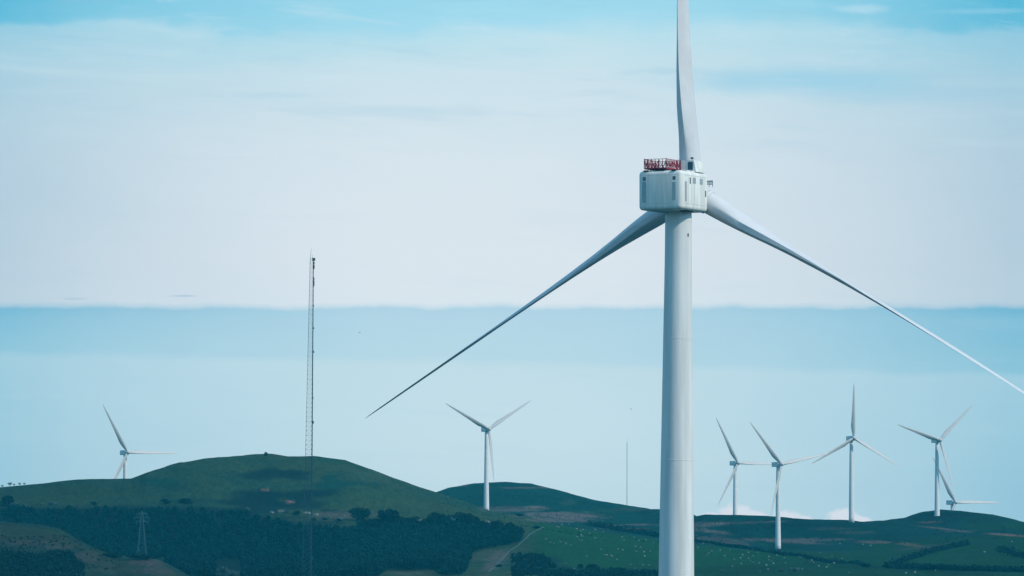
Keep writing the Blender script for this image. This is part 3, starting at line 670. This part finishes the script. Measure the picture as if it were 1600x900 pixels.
# ------------------------------------------------------------------ vegetation
def leaf_cloud(c, s):                                 # c: (n,3) centres, s: (n,) sizes -> quads
    n = len(c); a = rng.normal(size=(n, 3)); a /= np.linalg.norm(a, axis=1)[:, None]
    b = np.cross(a, rng.normal(size=(n, 3))); b /= np.linalg.norm(b, axis=1)[:, None]
    d = s[:, None] * .5
    V = np.stack([c - a * d - b * d * .8, c + a * d - b * d * .6, c + a * d + b * d * .9, c - a * d * .8 + b * d], 1)
    return V.reshape(-1, 3)
def crown_points(n, w, h, z0, lobes=7):
    L = [(np.array((rng.uniform(-.32, .32) * w, rng.uniform(-.32, .32) * w, z0 + h * rng.uniform(.25, .72))), rng.uniform(.26, .42)) for _ in range(lobes)]
    L.append((np.array((0, 0, z0 + h * .5)), .42))
    out = []
    for i in range(n):
        c, r = L[rng.integers(len(L))]; d = rng.normal(size=3); d /= np.linalg.norm(d)
        out.append(c + d * np.array((w, w, h)) * r * rng.uniform(.65, 1.05) * .92)
    return np.array(out)
def fol_mat(name, col, orand=.3, var=.5):
    return mat(name, col, .85, var, .35, spec=.05, objrand=orand)
M_leaf = fol_mat('foliage_dark', (.006, .024, .022)); M_gorse = fol_mat('foliage_gorse', (.008, .030, .022)); M_paleleaf = fol_mat('foliage_pale', (.07, .13, .12))
M_wood = fol_mat('woodland_foliage', (.003, .027, .028), 0, .15); M_trunk = mat('bark', (.04, .035, .03), .9, .3, 2)
M_hedge = fol_mat('hedge_foliage', (.004, .022, .022), .2)
def tree_proto(kind):
    r_ = empty(kind[0], (0, 0, 0)); _, w, h, tr, nl, ls, m_ = kind
    b_ = bmesh.new(); bar(b_, (0, 0, -1.0), (.1, 0, tr + h * .45), .30, 8, .10)
    for k_ in range(5):
        a = k_ * 1.3 + .4; bar(b_, (.05, 0, tr + h * .1), (math.cos(a) * w * .28, math.sin(a) * w * .28, tr + h * (.4 + .08 * k_)), .12, 6, .04)
    bm_obj('trunk', b_, M_trunk, r_)
    c = crown_points(nl, w, h, tr); fast_quads('crown', leaf_cloud(c, rng.uniform(.7, 1.3, nl) * ls), nl, m_, r_)
    return r_
def copy_thing(p, used=[]):
    if p not in used: used.append(p); return p
    r2 = p.copy(); COL.objects.link(r2)
    for ch in list(p.children): c2 = ch.copy(); COL.objects.link(c2); c2.parent = r2
    return r2
BROAD = [tree_proto(('broadleaf_tree', 10, 7.5, 1.2, 900, .95, M_leaf)) for _ in range(3)]
def place(p, u, D, w_px, h_px, base_w, base_h, label, cat, group, sink=0.0):
    o_ = copy_thing(p); g_ = G(u, D); k_ = D / F
    o_.location = g_ + Vector((0, 0, -sink)); sw = w_px * k_ / base_w; sh = h_px * k_ / base_h
    o_.scale = (sw, sw, sh); o_.rotation_euler = (0, 0, random.uniform(0, 6.28)); tag(o_, label, cat, group); return o_
# trees standing out along the upper edge of the wood: u, top row, width px, height px, label
TREES = [
    (565, 794, 27, 22, 'lone round tree leftmost of the row above the dark wood'),
    (611, 799, 32, 26, 'biggest round tree of the row above the dark wood'),
    (628, 808, 14, 15, 'low bushy tree squeezed against the right of the biggest round tree'),
    (645, 808, 22, 21, 'medium tree between the biggest round tree and the pale rock gap'),
    (681, 805, 26, 24, 'dome shaped tree just left of the small pale shed'),
    (666, 810, 16, 16, 'small tree touching the left side of the dome shaped tree'),
    (700, 806, 16, 22, 'narrow tree beside the left wall of the small pale shed'),
    (722, 804, 28, 20, 'wide flat tree just above the small pale shed'),
    (742, 809, 24, 20, 'sloping topped tree right of the small pale shed'),
    (755, 815, 18, 16, 'low tree left of the pale stone outcrop'),
    (778, 816, 20, 22, 'tree just below the right end of the pale stone outcrop'),
    (795, 818, 20, 22, 'tree second from the right end of the dark wood'),
    (809, 822, 16, 24, 'rightmost tree at the steep end of the dark wood'),
    (585, 812, 24, 12, 'low spreading tree between the lone round tree and the biggest one'),
    (838, 822, 9, 5, 'small lone tree near the top end of the pale track'),
    (813, 803, 14, 4, 'low dark bush on the brown heath right of the saddle turbine')]
for i, (u, yt, w, h, lb) in enumerate(TREES):
    D = gp(u, yt + h * .96, 4100, 5100); place(BROAD[i % 3], u, D, w, h, 9.2, 8.3, lb, 'tree', 'trees along the upper edge of the wood')
def bush_proto(name, m_, nl=260, w=4, h=2.6):
    r_ = empty(name, (0, 0, 0))
    c = crown_points(nl, w, h * 1.1, -.3, 5); c[:, 2] = np.maximum(c[:, 2], -.2)
    fast_quads('foliage', leaf_cloud(c, rng.uniform(.3, .6, nl) * w / 4), nl, m_, r_)
    b_ = bmesh.new()
    for k_ in range(5): a = k_ * 1.25; bar(b_, (0, 0, -.4), (math.cos(a) * w * .2, math.sin(a) * w * .2, h * .5), .07, 5, .03)
    bm_obj('stems', b_, M_trunk, r_); return r_
PALE = bush_proto('hawthorn_bush', M_paleleaf); DARKB = bush_proto('gorse_bush', M_hedge)
BUSHES = [ # proto, u, bottom row, w, h, label
    (PALE, 82, 790, 17, 8, 'pale rounded shrub, biggest of those along the top of the left wood'),
    (PALE, 64, 790, 12, 5, 'pale low shrub left of the biggest pale shrub on the left wood edge'),
    (PALE, 24, 789, 16, 6, 'pale shrub nearest the left border on the wood edge'),
    (DARKB, 148, 790, 13, 6, 'dark shrub between the pale shrubs and the pylon on the wood edge'),
    (PALE, 190, 789, 9, 3, 'tiny pale shrub on the wood edge above and left of the pylon'),
    (PALE, 122, 791, 12, 3, 'flat pale shrub right of the biggest pale shrub on the left wood edge'),
    (DARKB, 8, 792, 26, 20, 'tall dark shrub mass at the far left border'),
    (DARKB, 261, 788, 19, 9, 'left one of two dark shrubs right of the pylon top'),
    (DARKB, 293, 788, 25, 10, 'right, larger one of two dark shrubs right of the pylon top'),
    (PALE, 388, 798, 9, 7, 'single pale shrub on dark slope left of the lattice mast'),
    (PALE, 450, 802, 10, 5, 'grey green shrub just left of the lattice mast'),
    (DARKB, 462, 805, 14, 8, 'dark shrub beside the grey green shrub left of the lattice mast'),
    (PALE, 510, 812, 14, 6, 'pale topped shrub just right of the lattice mast'),
    (DARKB, 507, 813, 8, 4, 'small dark shrub under the pale topped shrub by the mast'),
    (PALE, 529, 814, 13, 6, 'pale topped shrub second to the right from the lattice mast'),
    (DARKB, 531, 815, 9, 4, 'small dark shrub under the second pale topped shrub'),
    (DARKB, 415, 712.5, 7, 7, 'tiny dark shrub alone on the summit of the big hill'),
    (DARKB, 491, 814, 10, 6, 'small dark shrub right at the foot of the mast lines'),
    (DARKB, 908, 888, 10, 8, 'small dark bush low in the sheep field, left one of the pair'),
    (DARKB, 929, 890, 24, 10, 'broad dark bush low in the sheep field, right one of the pair'),
    (PALE, 1241, 893, 16, 9, 'big grey bush standing alone in the lower right field'),
    (PALE, 1220, 899, 12, 4, 'low grey bush at bottom edge left of the big lone grey bush'),
    (PALE, 1262, 879, 9, 4, 'small grey bush above the big lone grey bush'),
    (PALE, 1127, 898, 9, 4, 'small pinkish bush at bottom edge right of the thick tower'),
    (DARKB, 1352, 886, 20, 7, 'dark bush at the left start of the bottom right hedge'),
    (DARKB, 1386, 888, 16, 6, 'dark bush where the two right hand hedges meet'),
    (DARKB, 778, 886, 14, 5, 'dark bush beside the lower end of the pale track')]
usedb = {}
for p_, u, yb, w, h, lb in BUSHES:
    near = False
    D = gp(u, yb, 3650 if near else 4100, 5400); place(p_, u, D, w, h, 3.9, 2.9, lb, 'shrub', 'scattered shrubs on the hills')
# near trees at the bottom edge
for u, yt, w, lb in ((222, 889, 38, 'rounded dark green tree top at the foot of the pylon'), (176, 893, 24, 'small dark green tree top at bottom edge left of the pylon')):
    D = 3800.0; zt_ = float(zat(yt, D)); g_ = G(u, D); o_ = copy_thing(BROAD[1])
    hh = max(3, zt_ - g_.z); o_.location = g_; sw = w * D / F / 9.2; o_.scale = (sw, sw, hh / 8.3); tag(o_, lb, 'tree', 'tree tops along the bottom edge')
PB = tree_proto(('pale_tree', 10, 7.5, 1.0, 700, .9, M_paleleaf))
for i, (u, yt, w, h, lb) in enumerate(((349, 884, 14, 16, 'pale grey green tree at bottom edge, left and taller of two'), (362, 890, 18, 12, 'pale grey green tree at bottom edge, right and lower of two'))):
    D = gp(u, yt + h, 3930, 4600); place(PB, u, D, w, h, 9.2, 8.3, lb, 'tree', 'pale trees at the bottom edge')
SKYT = tree_proto(('thin_tree', 5, 4.5, 1.6, 110, .55, M_leaf))
for u, h, lb in ((4, 5, 'tiny thin tree on the skyline nearest the left border'), (16, 8, 'tallest of the tiny thin trees on the left skyline'), (22, 5, 'tiny thin tree just right of the tallest one on the left skyline'), (31, 5.5, 'fourth tiny thin tree from the left border on the skyline'), (38, 5, 'rightmost tiny thin tree on the left skyline')):
    place(SKYT, u, 4800 - 12, h * .9, h, 4.6, 6., lb, 'tree', 'thin trees on the left skyline', .3)

# the wood: one mass of crowns nobody could count
topl, botl = topl_, botl_
pts = []
tries = 0
while len(pts) < 4600 and tries < 90000:
    tries += 1
    u = rng.uniform(-150, 820); D = rng.uniform(3930, 4860)
    g_z = float(ground(u, D)); yb = float(yof(g_z, D)); h = rng.uniform(3.5, 6) if u < 540 else rng.uniform(6.5, 10)
    if u < 262 and D < 4125: continue
    if 334 < u < 380 and yb > 876: continue
    if yof(g_z + h, D) < topl(u) + rng.uniform(-1, 2) or yb > botl(u) + 3: continue
    pts.append(((u - 800) / F * D, D, g_z, h))
pts = np.array(pts)
cs = []; ss = []
for x, y, z, h in pts:
    n = 90; d = rng.normal(size=(n, 3)); d /= np.linalg.norm(d, axis=1)[:, None]; w = h * rng.uniform(.32, .48)
    c = np.array((x, y, z + h * .55)) + d * np.array((w, w, h * .45)) * rng.uniform(.6, 1.02, (n, 1)); cs.append(c); ss.append(rng.uniform(.7, 1.2, n))
cs = np.concatenate(cs); ss = np.concatenate(ss)
wd_ = fast_quads('woodland', leaf_cloud(cs, ss), len(cs), M_wood); tag(wd_, 'dense dark wood covering the foot of the big hill', 'woodland', kind='stuff')
# dark scrub on the near knoll and dark belts by the bottom edge
def scrub(name, region, n, hr, label, m_, size=(.5, 1.1), per=26, D0=3650, D1=5600):
    C = []; S = []; cnt = 0; tr = 0
    while cnt < n and tr < n * 60:
        tr += 1
        (u0, y0_), (u1, y1_) = region[0], region[1]
        u = rng.uniform(u0, u1); yb = rng.uniform(y0_, y1_)
        if len(region) > 2 and not region[2](u, yb): continue
        D = gp(u, yb, D0, D1); g_ = G(u, D); h = rng.uniform(*hr); d = rng.normal(size=(per, 3)); d /= np.linalg.norm(d, axis=1)[:, None]; d[:, 2] = np.abs(d[:, 2])
        w = h * rng.uniform(.6, 1.1); C.append(np.array(g_) + d * np.array((w, w, h)) * rng.uniform(.5, 1, (per, 1))); S.append(rng.uniform(*size, per)); cnt += 1
    C = np.concatenate(C); S = np.concatenate(S); o_ = fast_quads(name, leaf_cloud(C, S), len(C), m_); tag(o_, label, 'scrub', kind='stuff'); return o_
scrub('gorse_scrub', ((-40, 862), (130, 905), lambda u, y: y > np.interp(u, [-40, 0, 60, 110, 130], [862, 864, 866, 862, 885]) + 8 * vnoise(np.array(u * 1.), np.array(y * 3.), 9, 21)), 700, (1., 2.6), 'dark gorse covering the near knoll in the bottom left corner', M_hedge, D0=3250, D1=3950)
scrub('knoll_tussocks', ((0, 838), (190, 892)), 260, (.4, .9), 'rough tussocks dotted over the near knoll at lower left', M_gorse, (.4, .8), 14, 3250, 3950)
scrub('valley_scrub', ((800, 866), (868, 902), lambda u, y: y > np.interp(u, [800, 812, 850, 868], [868, 862, 868, 884])), 420, (.7, 1.7), 'dark scrub filling the hollow right of the pale track', M_hedge, D0=3900, D1=4700)
scrub('bottom_scrub', ((866, 889), (1050, 903), lambda u, y: y > 893 - 4 * vnoise(np.array(u * 1.), np.array(y * 1.), 14, 5)), 420, (1.2, 3.), 'dark scrub along the bottom edge left of the thick tower', M_hedge, D0=3800, D1=4700)
scrub('heath_scrub', ((690, 765), (1600, 850), lambda u, y: y > cG(u) + 6), 420, (.25, .6), 'low heath tufts scattered over the far moor', M_gorse, (.4, .9), 10, 4700, 6000)
def hedge(pts_, h, w, label, pale=.0, seed=0, m_=M_hedge, dlo=4100):
    P3 = []
    for u, y in pts_: D = gp(u, y, dlo, 5600); P3.append((u, D))
    C = []; S = []
    for (u0, d0), (u1, d1) in zip(P3[:-1], P3[1:]):
        n = max(4, int(abs(u1 - u0) * .5 * 1.7))
        for i in range(n):
            f = (i + rng.random()) / n; g_ = np.array(G(u0 + (u1 - u0) * f, d0 + (d1 - d0) * f)); k_ = 22
            hh = h * rng.uniform(.5, 1.15)
            d = rng.uniform(-1, 1, (k_, 3)); d[:, 2] = np.abs(d[:, 2]); C.append(g_ + d * np.array((w, w, hh))); S.append(rng.uniform(.6, 1.3, k_) * min(1, h / 2.5))
    C = np.concatenate(C); S = np.concatenate(S); root = empty('hedge', Vector(C.mean(0)))
    loc = np.array(root.location); fast_quads('foliage', leaf_cloud(C - loc, S), len(C), m_, root); tag(root, label, 'hedge', 'hedges across the fields'); return root
hedge([(925, 822), (960, 829), (1000, 835), (1045, 843)], 4.2, 6, 'thick dark hedge belt left of the thick tower between heath and sheep field')
hedge([(1070, 843), (1120, 852), (1170, 858), (1215, 866), (1260, 872), (1310, 880), (1350, 886)], 2.2, 2, 'long dark hedge sloping down right of the thick tower below the lowest turbine')
hedge([(1395, 881), (1420, 874), (1450, 866), (1480, 858), (1512, 851)], 3.6, 2.6, 'dark hedge climbing diagonally to the right across the right hand field')
hedge([(1385, 886), (1440, 890), (1500, 892), (1550, 896), (1610, 899)], 3.4, 2.2, 'dark hedge running along the bottom right edge')
hedge([(1560, 861), (1580, 866), (1612, 874)], 3.6, 3, 'short thick dark hedge at the right border')
hedge([(1395, 877), (1420, 871), (1450, 862), (1480, 855), (1500, 852)], 1.6, 2.2, 'pale thorny hedge lying along the upper side of the diagonal hedge', m_=M_paleleaf)
hedge([(562, 822), (600, 824), (640, 826)], 3, 3, 'low dark hedge joining the round trees above the wood')

# pale track climbing the slope, a real ribbon on the ground
M_track = mat('track_stone', (.055, .095, .10), .95, .3, .4)
def ribbon(name, pts_, wd, m_, dlo=3900):
    P3 = []
    for u, y in pts_: P3.append((u, gp(u, y, dlo, 5400)))
    V = []; Fc = []
    n = 0
    for (u0, d0), (u1, d1) in zip(P3[:-1], P3[1:]):
        for i in range(12):
            f = i / 12; u = u0 + (u1 - u0) * f; d = d0 + (d1 - d0) * f
            du = wd / 2 / d * F
            V += [G(u - du, d) + Vector((0, 0, .25)), G(u + du, d) + Vector((0, 0, .25))]; n += 1
    for i in range(n - 1): Fc.append((2 * i, 2 * i + 1, 2 * i + 3, 2 * i + 2))
    return link_mesh(name, V, Fc, m_)
tag(ribbon('path', [(764, 894), (785, 874), (803, 857), (822, 842), (838, 830), (850, 823)], 1.2, M_track), kind='structure')
# pale stone outcrop, summit rocks
M_rock = mat('rock', (.16, .19, .19), .9, .3, .8)
def rock(u, yb, w, h, lb, m_=M_rock):
    D = gp(u, yb, 4100, 5400); k_ = D / F; b_ = bmesh.new(); bmesh.ops.create_icosphere(b_, subdivisions=3, radius=1)
    for v_ in b_.verts:
        s_ = 1 + .25 * math.sin(v_.co.x * 5 + u) * math.cos(v_.co.y * 4) + random.uniform(-.06, .06)
        v_.co = Vector((v_.co.x * w * k_ / 2 * s_, v_.co.y * w * k_ / 3 * s_, max(-.3, v_.co.z) * h * k_ * s_))
    o_ = bm_obj('rock', b_, m_); o_.location = G(u, D); tag(o_, lb, 'rock', 'pale rocks on the slopes')
rock(761, 817, 13, 3, 'long pale stone outcrop above the right half of the wood')
rock(658, 817, 8, 5, 'pinkish pale rock in the gap between two trees of the row')
rock(480, 803, 12, 2.6, 'long pale rock left of the lattice mast foot line')
rock(494, 805, 7, 2.4, 'small pale rock right beside the long pale rock')
rock(425, 802, 6, 2.5, 'small pale rock on the slope far left of the lattice mast')
rock(451, 786, 10, 2.6, 'reddish rock patch above left of the lattice mast', mat('red_rock', (.14, .085, .085), .9, .3, .8))
# small shed in the wood
D = gp(709, 821, 4300, 5000); g_ = G(709, D - 8); sh = empty('field_shed', g_, R_(20)); tag(sh, 'small pale blue shed half sunk among the trees at the top of the wood', 'shed')
bm = bmesh.new(); box(bm, (0, 0, 1.9), (5.6, 4.4, 4.6)); bm_obj('wall', bm, mat('shed_wall', (.03, .12, .14), .8, .2, 1), sh)
bm = bmesh.new()
for s_ in (1, -1): box(bm, (0, 0, 0), (6.2, 2.7, .14), 0, 1, Matrix.Translation((0, s_ * 1.18, 4.75)) @ Matrix.Rotation(-s_ * R_(26), 4, 'X'))
bm_obj('roof', bm, mat('shed_roof', (.10, .30, .34), .7, .2, 1), sh)
bm = bmesh.new(); box(bm, (.4, -2.24, 1.2), (1.1, .06, 2.1)); bm_obj('door', bm, M_dark, sh)

# ------------------------------------------------------------------ sheep
def sheep_mesh():
    b_ = bmesh.new(); prof = [(-.62, .72, .10, .12), (-.55, .74, .24, .26), (-.3, .74, .33, .36), (0, .73, .35, .38), (.3, .76, .32, .34), (.48, .84, .22, .25), (.6, .95, .14, .17), (.72, 1.0, .13, .15), (.85, .94, .10, .11), (.95, .88, .06, .06)]
    rings = []
    for x, z, rw, rh in prof: rings.append([b_.verts.new((x, rw * math.cos(k_ * math.pi / 4), z + rh * math.sin(k_ * math.pi / 4))) for k_ in range(8)])
    for A, B in zip(rings[:-1], rings[1:]):
        for k_ in range(8): b_.faces.new((A[k_], A[(k_ + 1) % 8], B[(k_ + 1) % 8], B[k_]))
    b_.faces.new(rings[0][::-1]); b_.faces.new(rings[-1])
    for sx in (-.42, .36):
        for sy in (-.17, .17): bar(b_, (sx, sy, .6), (sx, sy, 0), .09, 6, .05)
    for sy in (-1, 1): bar(b_, (.72, sy * .08, 1.06), (.68, sy * .24, 1.04), .05, 4, .02)
    me_ = bpy.data.meshes.new('sheep'); b_.to_mesh(me_); b_.free(); me_.materials.append(mat('fleece', (.22, .27, .27), .95, .1, 2)); return me_
SH = sheep_mesh()
SP = [(873, 825), (870, 824), (889, 819.5), (878, 821), (901, 828), (911, 828.5), (907, 831), (921, 835), (908, 837), (902, 840), (910, 839), (905, 845), (909, 846), (930, 842), (930, 829), (942, 832), (853, 844), (860, 849), (876, 849), (875, 847), (884, 850.5), (892, 853.5),
      (939, 860), (966, 859), (973, 861), (948, 869), (954, 869), (956.5, 871), (964, 876), (972, 841), (975, 845), (991, 840), (998, 846), (1009, 845), (1021, 849), (993, 855), (1001, 856), (994, 863), (1006, 864), (1016, 863), (1007, 871), (1005, 884),
      (1090, 857), (1107, 866), (1112, 862), (1125, 861), (1132, 870), (1147, 875), (1157, 874), (1160, 868), (1169, 865), (1169, 874), (1176, 870), (1144, 886), (1158, 882), (1186, 881), (1201, 871), (1201, 876), (1197, 885), (1200, 891), (1187, 895), (1208, 882), (1214, 869), (1225, 873), (1227, 881),
      (1271, 880), (1268, 877), (1279, 886), (1291, 888), (1294, 884), (1303, 881), (1312, 851), (1326, 896), (1253, 891), (1348, 852), (1360, 854), (1538, 864), (1581, 847), (1461, 893), (1415, 897), (1429, 896)]
for _ in range(22):
    SP.append((rng.uniform(865, 1022) if rng.random() < .5 else rng.uniform(1090, 1320), rng.uniform(848, 893)))
used_s = {}
for i, (u, y) in enumerate(SP):
    if y < 834 + .12 * (u - 1000) and u > 1080 and u < 1300 and y < 860: y = 864
    o_ = bpy.data.objects.new('sheep', SH); COL.objects.link(o_); D = gp(u, y, 3900, 5100); o_.location = G(u, D)
    k_ = random.uniform(.7, 1.05) if i < 81 else random.uniform(.5, .65); o_.scale = (k_, k_, k_); o_.rotation_euler = (0, 0, random.choice((0, 3.14)) + random.uniform(-.7, .7))
    if u < 1045:
        lb = ('tiny pale lamb' if i >= 81 else 'white sheep grazing') + (' in the upper part of the field left of the thick tower' if y < 848 else ' in the lower part of the field left of the thick tower')
    elif u < 1180: lb = ('tiny pale lamb' if i >= 81 else 'white sheep grazing') + ' in the field just right of the thick tower'
    elif u < 1335: lb = ('tiny pale lamb' if i >= 81 else 'white sheep grazing') + ' in the field below the lowest standing turbine'
    else: lb = 'white sheep grazing alone in the far right field'
    tag(o_, lb, 'sheep', 'sheep grazing in the fields')
# ------------------------------------------------------------------ two birds far off
def bird(u, y, D, lb, rz):
    V = [(-.28, 0, 0), (-.05, .07, .05), (-.05, -.07, .05), (.22, .05, .03), (.22, -.05, .03), (.36, 0, .02), (0, 0, -.07), (.05, .55, .22), (-.12, .5, .2), (.05, -.55, .22), (-.12, -.5, .2), (-.42, .08, .0), (-.42, -.08, .0)]
    Fc = [(0, 1, 2), (1, 3, 4, 2), (3, 5, 4), (0, 6, 1), (0, 2, 6), (1, 6, 3), (2, 4, 6), (3, 6, 5), (4, 5, 6), (3, 7, 8, 1), (4, 2, 10, 9), (0, 11, 12)]
    o_ = link_mesh('bird', V, Fc, M_dark); o_.location = P(u, y, D); o_.rotation_euler = (0, 0, rz); tag(o_, lb, 'bird'); o_.scale = (1, 1, 1)
bird(561.5, 520, 2300, 'tiny dark bird in the sky right of the lattice mast', .5)
bird(986.5, 639.5, 2300, 'tiny dark bird in the sky just left of the thick tower', 2.5)
